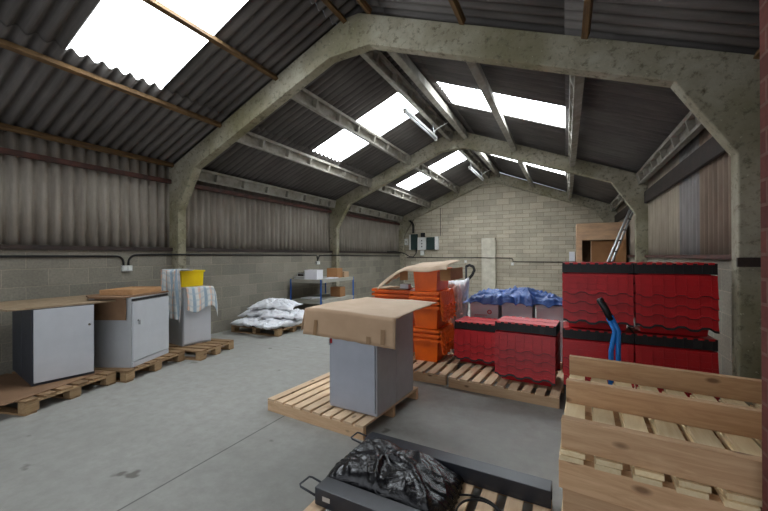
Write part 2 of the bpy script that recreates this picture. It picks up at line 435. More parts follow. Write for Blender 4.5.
# steel rails, cladding trims
def rail(name, x0, x1, y0, y1, z0, z1, m, lab):
    return struct(MB().box(x0, x1, y0, y1, z0, z1).build(name, m, bevel=.003), lab)
bays = [(-.88, 3.92), (4.09, 8.73), (8.9, 13.61)]
t = 0
for i, (a, b) in enumerate(bays):
    t += 1; rail('trim_%d' % t, XL+.022, XL+.06, a, b, 1.60, 1.66, M['darksteel'], 'dark steel sill rail on the left wall, %s bay' % WORDS[i])
    t += 1; rail('trim_%d' % t, XL-.03, XL+.03, a, b, 2.78, 2.85, M['redsteel'], 'red-brown steel cladding rail on the left wall, %s bay' % WORDS[i])
    t += 1; rail('trim_%d' % t, XR-.05, XR-.004, a, b, 1.452, 1.5, M['redsteel'], 'dark red steel sill rail on the right wall, %s bay' % WORDS[i])
    t += 1; rail('trim_%d' % t, XR-.05, XR, a, b, 2.53, 2.76, M['darksteel'], 'dark steel upper rail on the right wall, %s bay' % WORDS[i])
t += 1; rail('trim_%d' % t, 1.245, XR-.002, 3.90, 3.926, 1.40, 1.475, M['darksteel'], 'dark steel strap round the near right column')

# brick pier
tag(MB().box(.532, XR-.004, 1.30, 1.50, .002, 3.10).build('brick_pier', M['brick']), 'red brick pier at the right edge of the view', 'pier')
# block pier on far wall
bp = MB()
for k in range(10): bp.box(-2.80, -2.31, 13.56, 13.772, .002+k*.215, .002+k*.215+.211)
tag(bp.build('block_pier', M['pierblock'], bevel=.004), 'pale block pier standing against the far gable wall', 'pier')

# ------------------------------------------------------------------ electrics
def arc(c, r, a0, a1, plane='yz', n=6):
    o = []
    for i in range(n+1):
        a = R(a0+(a1-a0)*i/n)
        o.append((c[0], c[1]+r*math.cos(a), c[2]+r*math.sin(a)) if plane == 'yz' else (c[0]+r*math.cos(a), c[1], c[2]+r*math.sin(a)))
    return o
xw = XL+.036
c1 = [(xw, -1.0, 1.515), (xw, 2.95, 1.515)] + arc((xw, 3.05, 1.415), .10, 90, 0) + [(xw, 3.15, 1.36)]
tag(MB().tube(c1, .015).build('wall_cable', M['rubber'], smooth=True), 'black cable along the left wall ending at the left side of the socket', 'cable', 'cables on the left wall')
c2 = [(xw, 3.22, 1.36)] + arc((xw, 3.34, 1.415), .12, 180, 90) + [(xw, 3.9, 1.54), (xw+.17, 3.92, 1.54), (xw+.17, 4.1, 1.54), (xw, 4.13, 1.54), (xw, 8.0, 1.53)]
tag(MB().tube(c2, .015).build('wall_cable', M['rubber'], smooth=True), 'black cable running from the left wall socket to behind the workbench', 'cable', 'cables on the left wall')
c3 = [(xw, 8.02, 1.50), (xw, 8.04, 1.38), (xw, 8.12, 1.52), (xw, 8.7, 1.53), (xw+.17, 8.72, 1.53), (xw+.17, 8.92, 1.53), (xw, 8.95, 1.53), (xw, 13.5, 1.50)]
tag(MB().tube(c3, .016).build('wall_cable', M['rubber'], smooth=True), 'black cable on the left wall beyond the workbench', 'cable', 'cables on the left wall')
for (y, z, lab) in ((3.19, 1.325, 'double white socket on the left wall behind the plywood tray'), (8.04, 1.32, 'grey socket on the left wall above the workbench')):
    s_ = thing('wall_socket', lab, 'socket', (XL+.022, y, z), 0, 'wall sockets')
    MB().box(0, .045, -.075, .075, -.045, .045).build('back_box', M['grey_cable'], s_, bevel=.006)
    for d in (-.036, .036): MB().box(.045, .05, d-.024, d+.024, -.03, .03).build('socket_face', M['white_plastic'], s_, bevel=.002)
# far wall distribution boards
yf = 13.775
eb = thing('fuse_board', 'dark green and white fuse board at the left of the group on the far wall', 'fuse board', (-5.62, yf, 1.75), 0, 'fuse boards on the far wall')
MB().box(-.13, -.06, -.13, -.002, 0, .62).build('side_panel', M['white_plastic'], eb, bevel=.004)
MB().box(-.06, .20, -.13, -.002, 0, .64).build('enclosure', M['panel_green'], eb, bevel=.006)
eb = thing('switch_board', 'tall white switch board with a black top box on the far wall', 'switch board', (-5.20, yf, 1.75), 0, 'fuse boards on the far wall')
MB().box(-.19, .17, -.12, -.002, 0, .50).build('enclosure', M['white_plastic'], eb, bevel=.006)
MB().box(-.04, .10, -.13, -.002, .51, .68).build('top_box', M['black'], eb, bevel=.004)
MB().box(-.07, .07, -.10, -.002, -.23, -.03).build('lower_box', M['white_plastic'], eb, bevel=.004)
for k in range(3): MB().box(-.02, .02, -.135, -.12, .1+k*.12, .15+k*.12).build('switch', M['black'], eb)
eb = thing('fuse_board', 'dark green fuse board with a white edge, rightmost on the far wall', 'fuse board', (-4.75, yf, 1.75), 0, 'fuse boards on the far wall')
MB().box(-.25, .10, -.12, -.002, 0, .50).build('enclosure', M['panel_green'], eb, bevel=.006)
MB().box(.10, .24, -.12, -.002, .0, .52).build('side_panel', M['white_plastic'], eb, bevel=.004)
ib = thing('isolator_box', 'small white isolator box left of the fuse boards', 'switch', (-5.98+.09, yf, 1.95), 0)
MB().box(-.08, .06, -.1, -.002, 0, .26).build('enclosure', M['white_plastic'], ib, bevel=.005)
MB().box(-.02, .01, -.12, -.1, .1, .16).build('switch', M['black'], ib)
for j, dx in enumerate((0, .05)):
    pts = [(-5.55+dx, 13.69, 2.40), (-5.55+dx, 13.69, 2.75), (-5.62+dx, 13.60, 2.95), (-5.75+dx, 13.45, 3.08+.02*j)]
    pts = [(-5.55+dx, 13.55, 2.42), (-5.55+dx, 13.56, 2.72), (-5.6+dx, 13.56, 2.85), (-5.72+dx, 13.56, 2.94)]
    tag(MB().tube(pts, .022).build('supply_hose', M['rubber'], smooth=True), ['thick black supply hose rising from the fuse boards, left one', 'thick black supply hose rising from the fuse boards, right one'][j], 'cable', 'supply hoses')
pts = [(-6.08, 12.3, 1.66), (-6.05, 12.9, 1.68), (-5.90, 13.52, 1.60), (-5.72, 13.58, 1.48), (-5.55, 13.60, 1.46), (-5.44, 13.66, 1.62), (-5.44, 13.69, 1.745)]
tag(MB().tube(pts, .02).build('supply_hose', M['rubber'], smooth=True), 'thick black supply hose looping low from the left wall to the boards', 'cable')
yc = 13.762
pts = [(-5.9, yc, 1.44), (-2.86, yc, 1.42), (-2.84, 13.545, 1.42), (-2.27, 13.545, 1.41), (-2.25, yc, 1.41), (-1.75, yc, 1.40)] + [(-1.72, yc, 1.36), (-1.72, yc, 1.28), (-1.6, yc, 1.27), (.2, yc, 1.26)]
tag(MB().tube(pts, .013).build('wall_cable', M['rubber'], smooth=True), 'black cable running along the far gable wall', 'cable')
for (x, z, lab) in ((-3.44, 1.38, 'small white socket on the far wall left of the block pier'), (-1.73, 1.30, 'small white socket on the far wall right of the block pier')):
    s_ = thing('wall_socket', lab, 'socket', (x, yf, z), 0, 'wall sockets')
    MB().box(-.05, .05, -.05, -.018, -.16, -.05).build('back_box', M['grey_cable'], s_, bevel=.005)
    MB().box(-.03, .03, -.056, -.05, -.13, -.08).build('socket_face', M['white_plastic'], s_)
tag(MB().tube([(-4.45, 13.768, 3.4), (-4.45, 13.768, 2.3)], .01).build('wall_cable', M['rubber']), 'thin black conduit dropping to the right-hand fuse board', 'cable')
nb = MB().box(.10, .27, 13.70, 13.77, 1.30, 1.62).build('notice_sheet', M['paper']); tag(nb, 'small white notice box on the far wall left of the plywood cupboard', 'notice')

# fluorescent lights
for (y0, y1, x, z, lab) in ((5.85, 7.6, -2.545, 4.08, 'white fluorescent batten light hanging between near and middle frames'), (10.45, 12.3, -2.49, 4.06, 'white fluorescent batten light hanging near the far wall')):
    L = thing('strip_light', lab, 'light', (x, (y0+y1)/2, z), 0, 'hanging strip lights')
    h = (y1-y0)/2
    MB().box(-.035, .035, -h, h, .0, .05).build('housing', M['white_plastic'], L, bevel=.005)
    MB().tube([(0, -h+.04, -.022), (0, h-.04, -.022)], .018).build('tube', M['tube'], L, smooth=True)
    for s_ in (-1, 1): MB().box(-.025, .025, s_*(h-.02)-.02, s_*(h-.02)+.02, -.045, 0).build('end_cap', M['white_plastic'], L)
    for s_ in (-1, 1):
        MB().tube([(0, s_*h*.8, .05), (0, s_*h*.8, roofz(x)-z-.225)], .004, 6).build('hanger', M['alu'], L)
    MB().tube([(0, h*.84, .05), (.02, h*.86, .16), (.14, h*.9, .23), (.27, h*.95, .3)], .008, 6).build('flex', M['white_plastic'], L, smooth=True)

# ------------------------------------------------------------------ pallets
def stringer_pallet(label, loc, rz, L=1.2, W=1.05, H=.118, mx='pine_x', my='pine_y', inv=False, n=9, group='stringer pallets', bw=.088, ragged=0, jit=0, shear=0):
    t_ = thing('pallet', label, 'pallet', loc, rz, group); d = .02; hs = H-d-.001
    for s_ in (0, .5, 1):
        y = .022+s_*(W-.066)
        z0 = d+.001 if inv else 0
        MB().box(-shear*s_, L-shear*s_, y-.022, y+.022, z0, z0+hs).build('stringer', M[mx], t_, bevel=.002)
    for k in range(n):
        x = (L-bw)*k/(n-1); j = random.uniform(-1, 1)*jit
        zz = (0, d) if inv else (hs+.001, H)
        MB().box(0, bw, -ragged+j*.5, W-.022+j*.5, zz[0], zz[1]).build('deck_board', M[my], t_, bevel=.0015, loc=(x+j*.3, 0, 0)).rotation_euler = (0, 0, shear/W)
    return t_
# block pallets: local x along the aisle edge (length L), local +y away (depth), boards run along y
def block_pallet(label, loc, rz, L=.98, W=1.1, H=.14, n=6, group='block pallets by the left wall', mx='old_x', my='old_y'):
    t_ = thing('pallet', label, 'pallet', loc, rz, group)
    for iy in range(3):
        y = (W-.09)*iy/2
        MB().box(0, L, y, y+.09, H-.042, H-.021).build('bearer', M[mx], t_, bevel=.002)
        for ix in range(3):
            x = (L-.12)*ix/2
            MB().box(x, x+.12, y, y+.09, .019, H-.043).build('block', M[mx], t_, bevel=.003)
    for ix in range(3):
        x = (L-.1)*ix/2; MB().box(x, x+.1, 0, W, 0, .018).build('bottom_board', M[my], t_, bevel=.002)
    for k in range(n):
        bw = L/n*.74; x = (L-bw)*k/(n-1)
        MB().box(0, bw, random.uniform(-.006, .006), W, H-.02, H).build('deck_board', M[my], t_, bevel=.002, loc=(x, 0, 0))
    return t_
def dirz(a, b): return math.atan2(b[1]-a[1], b[0]-a[0])
pA = ((-4.56, 1.49), (-4.80, 2.41)); pB = ((-4.682, 2.43), (-4.95, 3.35)); pC = ((-4.70, 3.42), (-4.86, 4.15))
block_pallet('brown block pallet under the dark-sided cabinet at the left edge', (*pA[0], 0), dirz(*pA), .915, 1.2)
block_pallet('brown block pallet under the cabinet with the long black slot', (*pB[0], 0), dirz(*pB), .955, 1.0)
block_pallet('brown block pallet under the towel-covered cabinet', (*pC[0], 0), dirz(*pC), .73, .95, n=5)
block_pallet('brown block pallet under the pile of white sacks', (-4.80, 5.09, 0), R(94), 1.0, 1.16, H=.13, group='block pallets by the left wall')
stringer_pallet('new pine pallet in mid floor under the pair of grey cabinets', (-2.60, 2.61, 0), R(-4.5), 1.13, 1.04, n=10)
stringer_pallet('pine pallet under the orange crates', (-2.44, 4.02, 0), R(0), 1.195, 1.0)
stringer_pallet('long pine pallet under the two low stacks of red crates', (-1.20, 3.985, 0), R(-4.5), 1.14, 1.0)
stringer_pallet('pine pallet under the tall wall of red crates', (.03, 3.97, 0), 0, 1.15, 1.0)
stringer_pallet('pine pallet beneath the black weigh beams and the black bag', (-1.28, 1.44, 0), R(0), 1.2, .96)
stringer_pallet('pine pallet under the white cartons behind the red crates', (-1.25, 5.12, 0), 0, 1.2, .8)
# right hand stack, alternately upside down and upright
RA = R(-6)
SH = .139
names = ['bottom', 'second from bottom', 'third from bottom', 'third from top', 'second from top', 'top']
for k in range(6):
    inv = (k % 2 == 1)
    lab = 'pine pallet at the right, %s of its stack, %s' % (names[k], 'upside down, bearers upward' if inv else 'right way up')
    dx = [0, .006, -.008, .004, -.01, 0][k]; ww = 1.09
    stringer_pallet(lab, (-.02+dx, 1.625+dx*.5, k*(SH+.0008)), RA, 1.2, ww, SH, 'pine2_x', 'pine2_y', inv, 10, 'stacked pallets at the right', .086, ragged=.018 if k % 2 == 0 else .012, jit=.012, shear=.07)

# ------------------------------------------------------------------ cabinets
def local_frame(a, b):   # front-left, front-right (seen from the front); returns loc and rotation with local x from a to b, local y going back
    return (a[0], a[1]), dirz(a, b), math.hypot(b[0]-a[0], b[1]-a[1])
def cabinet(label, a, b, z0, z1, depth, body, door, split=False, slot=False, group=None, key=False, front_frame=.012, name='cabinet', lockx=.9, flip=False):
    (x, y), rz, w = local_frame(a, b)
    t_ = thing(name, label, 'cabinet', (x, y, z0), rz, group); H = z1-z0
    yb0, yb1 = (.02, depth) if not flip else (0, depth-.02)
    MB().box(0, w, yb0, yb1, 0, H).build('body', M[body], t_, bevel=.003)
    dt = H-.006-(.05 if slot else 0)
    dy = (0, .018) if not flip else (depth-.018, depth)
    d = MB().box(front_frame, w-front_frame, dy[0], dy[1], .03 if not slot else .07, dt).build('door', M[door], t_, bevel=.002)
    if slot:
        MB().box(.01, w-.01, .012, .019, H-.045, H-.015).build('vent_slot', M['black'], t_)
        MB().box(.01, w-.01, .004, .019, .0, .062).build('plinth', M[door], t_, bevel=.002)
    lx = w*lockx; lz = H*(.66 if slot else .72)
    if not flip:
        MB().tube([(lx, -.006, lz), (lx, .0, lz)], .012, 12).build('lock', M['chrome'], d)
        if key:
            MB().box(lx-.004, lx+.004, -.03, -.006, lz-.05, lz+.006).build('key', M['chrome'], d)
    return t_
# A pair at left edge (back to back)
fa, fb = (-4.967, 1.681), (-4.885, 2.205)
cabinet('dark-sided cabinet with a pale grey door, at the left edge facing the aisle', fa, fb, .150, .955, .51, 'anthracite', 'cab_door', group='low cabinets', lockx=.9)
u_ = Vector((fb[0]-fa[0], fb[1]-fa[1], 0)).normalized(); bk = Vector((-u_.y, u_.x, 0))
fa2 = (fa[0]+bk.x*.52, fa[1]+bk.y*.52); fb2 = (fb[0]+bk.x*.52, fb[1]+bk.y*.52)
cabinet('dark-sided cabinet standing behind the leftmost one, against the block wall', fa2, fb2, .150, .955, .50, 'anthracite', 'cab_door', group='low cabinets', flip=True)
cabinet('grey cabinet with a long black slot above its door, a key in the lock', (-4.745, 2.535), (-5.035, 3.175), .142, 1.0, .56, 'cab_side', 'cab_door', slot=True, key=True, group='low cabinets', lockx=.13)
cabinet('pale grey cabinet draped with striped towels, by the first left column', (-5.165, 3.47), (-5.11, 3.915), .142, 1.02, .50, 'cab_side', 'cab_door', group='low cabinets', lockx=.9)
ma, mb_ = (-1.953, 2.718), (-1.446, 2.692)
mt = cabinet('blue-grey cabinet in mid floor under the big carton, door towards the camera', ma, mb_, .122, .985, .372, 'cab_midside', 'cab_mid', group='low cabinets', lockx=.06, key=True)
MB().box(.025, .045, -.012, -.004, .585, .625).build('red_tag', M['red'], mt)
u_ = Vector((mb_[0]-ma[0], mb_[1]-ma[1], 0)).normalized(); bk = Vector((-u_.y, u_.x, 0))
cabinet('grey cabinet standing back to back behind the mid-floor one', (ma[0]+bk.x*.378, ma[1]+bk.y*.378), (mb_[0]+bk.x*.378, mb_[1]+bk.y*.378), .122, .985, .385, 'cab_midside', 'cab_mid', group='low cabinets', flip=True)

# sheets and boards around the left cabinets
def slab(name, label, cat, pts, z0, z1, m, bevel=.002):
    return tag(MB().prism(pts, z0, z1, 'z').build(name, M[m], bevel=bevel), label, cat)
slab('cardboard_sheet', 'flattened brown cardboard lying under the leftmost cabinet, hanging off its pallet', 'cardboard', [(-4.60, 1.36), (-4.90, 2.30), (-5.80, 2.10), (-5.62, 1.20), (-5.0, 1.14)], .1415, .149, 'mdf')
slab('chipboard_panel', 'wide worn chipboard panel lying on top of the leftmost cabinet', 'board', [(-4.99, 1.50), (-4.90, 2.62), (-5.94, 2.72), (-6.0, 1.42)], .957, .977, 'board')
slab('chipboard_panel', 'brown chipboard panel on the slotted cabinet, beneath the plywood tray', 'board', [(-4.74, 2.43), (-5.02, 3.16), (-5.62, 2.94), (-5.38, 2.33), (-5.1, 2.24)], 1.002, 1.022, 'mdf')
# hanging brown cardboard side of cabinet B
cardp = MB().box(0, .40, 0, .006, 0, .27)
o = cardp.build('cardboard_sheet', M['mdf']); o.location = (-4.80, 2.492, .728); o.rotation_euler = (0, 0, PI-R(-24)); tag(o, 'brown cardboard hanging down the side of the slotted cabinet', 'cardboard')
# plywood tray
(x, y), rz, w = local_frame((-4.80, 2.56), (-5.06, 3.10))
tr = thing('plywood_tray', 'shallow open orange plywood tray on the slotted cabinet', 'tray', (-4.83, 2.58, 1.023), rz)
for nm, b in (('base', (0, .56, 0, .42, 0, .01)), ('front_rim', (0, .56, 0, .015, .011, .065)), ('back_rim', (0, .56, .405, .42, .011, .065)), ('side_rim', (0, .015, .016, .404, .011, .065)), ('side_rim', (.545, .56, .016, .404, .011, .065))):
    MB().box(*b).build(nm, M['board_tray'], tr, bevel=.002)
MB().box(.2, .55, .02, .40, .04, .052).build('inner_panel', M['board_tray'], tr)
# yellow tray (tote)
def open_tub(parent, L, W, H, t, taper, m, rim=.015):
    mb = MB(); o0, o1 = taper, 0
    def ring(ins, z): return [(ins, ins, z), (L-ins, ins, z), (L-ins, W-ins, z), (ins, W-ins, z)]
    rings = [ring(taper, 0), ring(0, H), ring(t, H), ring(taper+t, t)]
    n = 0
    for r in rings: mb.v += r
    for a in range(3):
        for i in range(4): j = (i+1) % 4; mb.f.append((a*4+i, a*4+j, a*4+4+j, a*4+4+i))
    mb.f.append((3, 2, 1, 0)); mb.f.append((12, 13, 14, 15))
    mb.build('body', M[m], parent, bevel=.004)
    r = MB()
    r.box(-rim, L+rim, -rim, -.001, H-.025, H); r.box(-rim, L+rim, W+.001, W+rim, H-.025, H); r.box(-rim, -.001, 0, W, H-.025, H); r.box(L+.001, L+rim, 0, W, H-.025, H)
    r.build('rim', M[m], parent, bevel=.003)
yt = thing('storage_tub', 'bright yellow plastic tub on the towel-covered cabinet', 'tub', (-5.26, 3.50, 1.036), R(83))
open_tub(yt, .36, .30, .25, .006, .010, 'yellow')

# towels
def towel(label, fn, nu=48, nv=60):
    o = MB().grid(nu, nv, fn).build('towel', M['towel'], smooth=True, solid=.004)
    return tag(o, label, 'towel', 'towels on the left cabinet')
def poly_at(pts, t):
    ds = [0]
    for a, b in zip(pts, pts[1:]): ds.append(ds[-1]+(Vector(b)-Vector(a)).length)
    d = t*ds[-1]
    for i in range(len(pts)-1):
        if d <= ds[i+1]+1e-9:
            f = (d-ds[i])/max(1e-6, ds[i+1]-ds[i]); return Vector(pts[i]).lerp(Vector(pts[i+1]), f)
    return Vector(pts[-1])
# over the front edge of cabinet C: x=-5.14 plane, y 3.47..3.92
def f1(u, v):
    y = 3.49+.54*u
    front = -5.155+.055*(y-3.47)/.45+.03
    drop = .30+.05*math.sin(u*7)+.03*u
    p = poly_at([(-5.62, 1.028), (front-.012, 1.030), (front, 1.018), (front+.012, 1.0-drop*.5), (front+.014, 1.0-drop)], v)
    fold = (.008+.012*math.sin(u*19+v*3))*sm((v-.55)*3)
    yy = y
    if y > 3.92: 
        e = y-3.92; yy = 3.925+.35*e; zz = p[1]-e*.9
    else: zz = p[1]
    return (p[0]+abs(fold), yy+.006*math.sin(v*9), zz+.002*math.sin(u*30))
towel('pale striped towel spread on the cabinet top and hanging over its front', f1)
def f2(u, v):
    # hangs over left side and corner of yellow tub, then down at the cabinet's near corner
    k = u
    base = Vector((-5.62, 3.47)).lerp(Vector((-5.105, 3.43)), k)
    ln = .62+.16*k
    out = .012+.02*abs(math.sin(u*16+v*2))+.02*v
    if v < .28:
        t_ = v/.28
        return (base.x+.05*(1-t_)-.04*k, base.y+.20*(1-t_)-.01, 1.30+.010*math.sin(u*14))
    t_ = (v-.28)/.72
    z = 1.30-ln*t_
    return (base.x+out*.9*k+.03*math.sin(u*12+t_*4), base.y-out-.035, z+.02*math.sin(u*9))
towel('blue-checked towel hanging from the yellow tub down the cabinet corner', f2)

# ------------------------------------------------------------------ big carton over mid cabinets
def big_carton():
    t_ = thing('cardboard_carton', 'large flattened brown carton lying over the mid-floor cabinets, one side folded down', 'cardboard box', (0, 0, 0))
    A = Vector((-2.215, 2.72, 0)); B = Vector((-1.215, 2.605, 0)); Cc = Vector((-1.20, 3.62, 0)); D = Vector((-2.15, 3.80, 0))
    def top(u, v):
        p = A.lerp(B, u).lerp(D.lerp(Cc, u), v)
        z = 1.000+.007*math.sin(u*5+v*4)+.004*N(u*4, v*4)+.003
        over = max(0, u-.75)/.25; z -= .004*over*v
        e = .012*N(u*9, 3.1) if v > .97 else 0
        e2 = .03*N(v*6, 1.7) if u > .97 else 0
        return (p.x+e2, p.y+e, z)
    MB().grid(30, 26, top).build('top_panel', M['card_lit'], t_, smooth=True, solid=.006)
    def fr(u, v):
        p = A.lerp(B, u); q = top(u, 0)
        dz = .245*v; lean = .015*v+.006*math.sin(u*6)*v
        e = .006*N(u*14, 7) if v > .95 else 0
        return (p.x-.02*v*(1-u), p.y-lean-.007, q[2]+.004-dz+e)
    f = MB().grid(30, 8, fr).build('front_flap', M['card'], t_, smooth=True, solid=.006)  # shade on the folded front put in by the darker cardboard
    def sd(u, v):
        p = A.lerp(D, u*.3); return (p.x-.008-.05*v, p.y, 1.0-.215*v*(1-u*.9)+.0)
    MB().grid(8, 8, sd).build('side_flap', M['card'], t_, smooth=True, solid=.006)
    for uu, nm in ((.17, 0), (.76, 1), (.90, 2)):
        mb = MB()
        w_ = .035
        def tp(u, v): q = fr(uu-w_+2*w_*u*.6, v if nm != 1 else v*.45+.52); return (q[0], q[1]-.0085, q[2])
        mb.grid(2, 8, lambda u, v: tp(u, .0+v*(.5 if nm == 2 else .55) + (.42 if nm != 1 else .45))).build('tape', M['tape'], f)
big_carton()

# ------------------------------------------------------------------ attached-lid crates
def wave(u):   # odd trapezoid wave
    return max(-1, min(1, 1.8*math.sin(u)))
def flap_poly(L, D, amp=.012, teeth=3.5, n=56):
    pts = [(-L/2, 0), (L/2, 0)]
    for i in range(n+1):
        x = L/2-L*i/n; pts.append((x, -D+amp*wave(2*PI*teeth*x/L)))
    return pts
def shade_strip_mesh(L, D, hh, teeth=3.5):  # black strip painting the shadow line along a flap edge; thick version as feet
    mb = MB(); w_ = flap_poly(L, D, teeth=teeth)[2:]
    for (xa, za), (xb, zb) in zip(w_, w_[1:]):
        mb.hexa([(xb, -.015, zb-hh), (xa, -.015, za-hh), (xa, -.001, za-hh), (xb, -.001, zb-hh), (xb, -.015, zb-.0003), (xa, -.015, za-.0003), (xa, -.001, za-.0003), (xb, -.001, zb-.0003)])
    me = mb.build('edge_shade', M['black']); d = me.data; bpy.data.objects.remove(me); return d
def flap_mesh(L, D, m, name, grid=True, rib=.005, teeth=3.5, hinge=False):
    mb = MB(); P = flap_poly(L, D, teeth=teeth)
    mb.prism(P, -.007, 0, 'y')       # local x along, z down (negative), y outward negative
    if grid:
        for k in range(7):
            x = -L/2+L*(k+.5)/7; mb.box(x-.003, x+.003, -.007-rib, -.0068, -D+.02, -.004)
        for k in range(3):
            z = -D*(k+.6)/3.4; mb.box(-L/2+.004, L/2-.004, -.007-rib, -.0068, z-.003, z+.003)
    w_ = [p for p in P[2:]]
    for (xa, za), (xb, zb) in zip(w_, w_[1:]):
        mb.hexa([(xb, -.016, zb), (xa, -.016, za), (xa, -.0068, za), (xb, -.0068, zb), (xb, -.016, zb+.014), (xa, -.016, za+.014), (xa, -.0068, za+.014), (xb, -.0068, zb+.014)])
    if hinge:
        for k in range(8):
            x = -L/2+L*(k+.5)/8; mb.box(x-.02, x+.02, -.014, .004, -.012, .010)
    me = mb.build(name, M[m]); d = me.data; bpy.data.objects.remove(me); return d
meshes = {}
def crate_meshes(key, L, W, H, rim, body_m, rim_m, flap_m, fd, taper, ins=.022):
    # body: thin tapered shell
    t_ = .004; x1, y1 = L/2-ins, W/2-ins; x0, y0 = x1-taper, y1-taper
    mb = MB()
    def ring(x, y, z): return [(-x, -y, z), (x, -y, z), (x, y, z), (-x, y, z)]
    for r in (ring(x0, y0, 0), ring(x1, y1, H), ring(x1-t_, y1-t_, H), ring(x0-t_, y0-t_, t_)): mb.v += r
    for a in range(3):
        for i in range(4): j = (i+1) % 4; mb.f.append((a*4+i, a*4+j, a*4+4+j, a*4+4+i))
    mb.f.append((3, 2, 1, 0)); mb.f.append((12, 13, 14, 15))
    body = mb.build('body', M[body_m]); bd = body.data; bpy.data.objects.remove(body)
    mb = MB(); X, Y = L/2, W/2; g_ = .0005
    z0, z1 = H-rim, H
    mb.box(-X, X, -Y, -Y+.006, z0, z1); mb.box(-X, X, Y-.006, Y, z0, z1); mb.box(-X, -X+.006, -Y+.006, Y-.006, z0, z1); mb.box(X-.006, X, -Y+.006, Y-.006, z0, z1)
    mb.box(-X, X, -Y, -y1-g_, z1-.006, z1); mb.box(-X, X, y1+g_, Y, z1-.006, z1); mb.box(-X, -x1-g_, -Y, Y, z1-.006, z1); mb.box(x1+g_, X, -Y, Y, z1-.006, z1)
    # ledge ribs and hand hold on the short side / long side of the rim
    for k in range(9):
        x = -X+L*(k+.5)/9; 
        for s_ in (-1, 1): mb.box(x-.004, x+.004, s_*Y-.003 if s_ > 0 else -Y-.003, s_*Y+.003 if s_ > 0 else -Y+.003, z0, z1-.01)
    for k in range(5):
        y = -Y+W*(k+.5)/5
        for s_ in (-1, 1): mb.box(s_*X-.003, s_*X+.003, y-.004, y+.004, z0, z1-.01)
    rm = mb.build('rim', M[rim_m]); rd = rm.data; bpy.data.objects.remove(rm)
    fl = flap_mesh(L-(.03 if key == 'orange' else .010), fd, flap_m, 'lid_flap', hinge='black' in key)
    meshes[key] = dict(body=bd, rim=rd, flap=fl, shade_strip=shade_strip_mesh(L-.010, fd, .0045), foot=shade_strip_mesh(L-.010, fd, .020), H=H, L=L, W=W, D=fd)
crate_meshes('red', .593, .395, .27, .075, 'red', 'red', 'red', .185, .034)
crate_meshes('redbig', .62, .395, .27, .075, 'red', 'red', 'red', .185, .034)
crate_meshes('black', .585, .395, .27, .095, 'red', 'black', 'redlid', .186, .034)
crate_meshes('blackbig', .62, .395, .27, .095, 'red', 'black', 'redlid', .186, .034)
crate_meshes('blackred', .593, .395, .27, .095, 'red', 'black', 'red', .186, .034)
crate_meshes('orange', .60, .40, .30, .036, 'orange', 'orange', 'orange', .19, .022, .03)
def part(name, data, parent, loc=(0, 0, 0), rot=(0, 0, 0)):
    o = bpy.data.objects.new(name, data); C.objects.link(o); o.parent = parent; o.location = loc; o.rotation_euler = rot; return o
def crate(kind, label, loc, rz, group, flaps='hang', tilt=8.5, shade_strip=None):
    m = meshes[kind]; t_ = thing('lidded_crate', label, 'crate', loc, rz, group)
    part('body', m['body'], t_); part('rim', m['rim'], t_)
    a = R(tilt)
    fl = []
    if flaps == 'hang':
        fl = [part('lid_flap', m['flap'], t_, (0, -m['W']/2-.006, m['H']-.004), (-a, 0, 0)), part('lid_flap', m['flap'], t_, (0, m['W']/2+.006, m['H']-.004), (-a, 0, PI))]
    elif flaps == 'closed':
        fl = [part('lid_flap', m['flap'], t_, (0, -m['W']/2+.002, m['H']+.002), (R(90), 0, 0)), part('lid_flap', m['flap'], t_, (0, m['W']/2-.002, m['H']+.002), (R(90), 0, PI))]
    if shade_strip:
        for f in fl: part('edge_shade', m[shade_strip], f)
    return t_
ORD = ['bottom', 'second from bottom', 'third from bottom', 'fourth from bottom', 'fifth from bottom', 'sixth']
def red_stack(where, cx, cy, z, n, rz=0, big='', pitch=.09, top='black', rimtop=.095):
    for k in range(n):
        crate('red'+big, '%s red nested crate in %s' % (ORD[k], where), (cx, cy, z+k*pitch), rz, 'red crates', 'hang', shade_strip='foot' if k == 0 else 'shade_strip')
    zt = z+n*pitch+.006+(rimtop-.085)
    crate('black'+(big if top == 'black' else 'red'), 'black-rimmed lidded crate atop %s' % where, (cx, cy, zt), rz, 'black-rimmed crates', 'closed', shade_strip='shade_strip')
    return zt+.27+.007
PT = .119
zt = red_stack('the lower left stack of the tall crate wall', .266, 4.24, PT, 4, top='red')
zu = red_stack('the upper left stack of the tall crate wall', .266, 4.24, zt+.005, 4, top='red')
zt2 = red_stack('the lower right stack of the tall crate wall', .866, 4.24, PT, 4, top='red')
zu2 = red_stack('the upper right stack of the tall crate wall', .866, 4.24, zt2+.005, 4, top='red')
a5 = R(-5)
red_stack('the front low stack on the long pallet', -.385, 4.32, PT, 4, a5, 'big')
red_stack('the lower back-left stack on the long pallet', -.975, 4.765, PT, 3, a5, 'big', pitch=.082)
# orange stacks
def orange_stack(where, cx, cy, rz, topcrate, flips=2, fl='hang'):
    z = PT; i = 0
    for grp in range(flips):
        for k in range(3 if grp == 0 else 4):
            crate('orange', '%s orange nested crate in the %s group of %s' % (ORD[k], ['lower', 'upper'][grp], where), (cx, cy, z+k*.062), rz, 'orange crates', fl, tilt=11)
        z = z+.30+(2 if grp == 0 else 3)*.062+.003
    if topcrate:
        t_ = crate('orange', 'single orange crate standing topmost on %s, below the torn carton' % where, (cx, cy, z), rz, 'orange crates', None)
    return z
OZ = orange_stack('the right-hand orange stack', -1.645, 4.705, R(90), True)
orange_stack('the left-hand orange stack', -2.20, 4.74, R(0), False, fl=None)
slab('cardboard_sheet', 'piece of pinkish cardboard lying on the left-hand orange stack', 'cardboard', [(-2.48, 4.55), (-1.95, 4.52), (-1.96, 4.88), (-2.40, 4.92)], OZ+.001, OZ+.012, 'card')
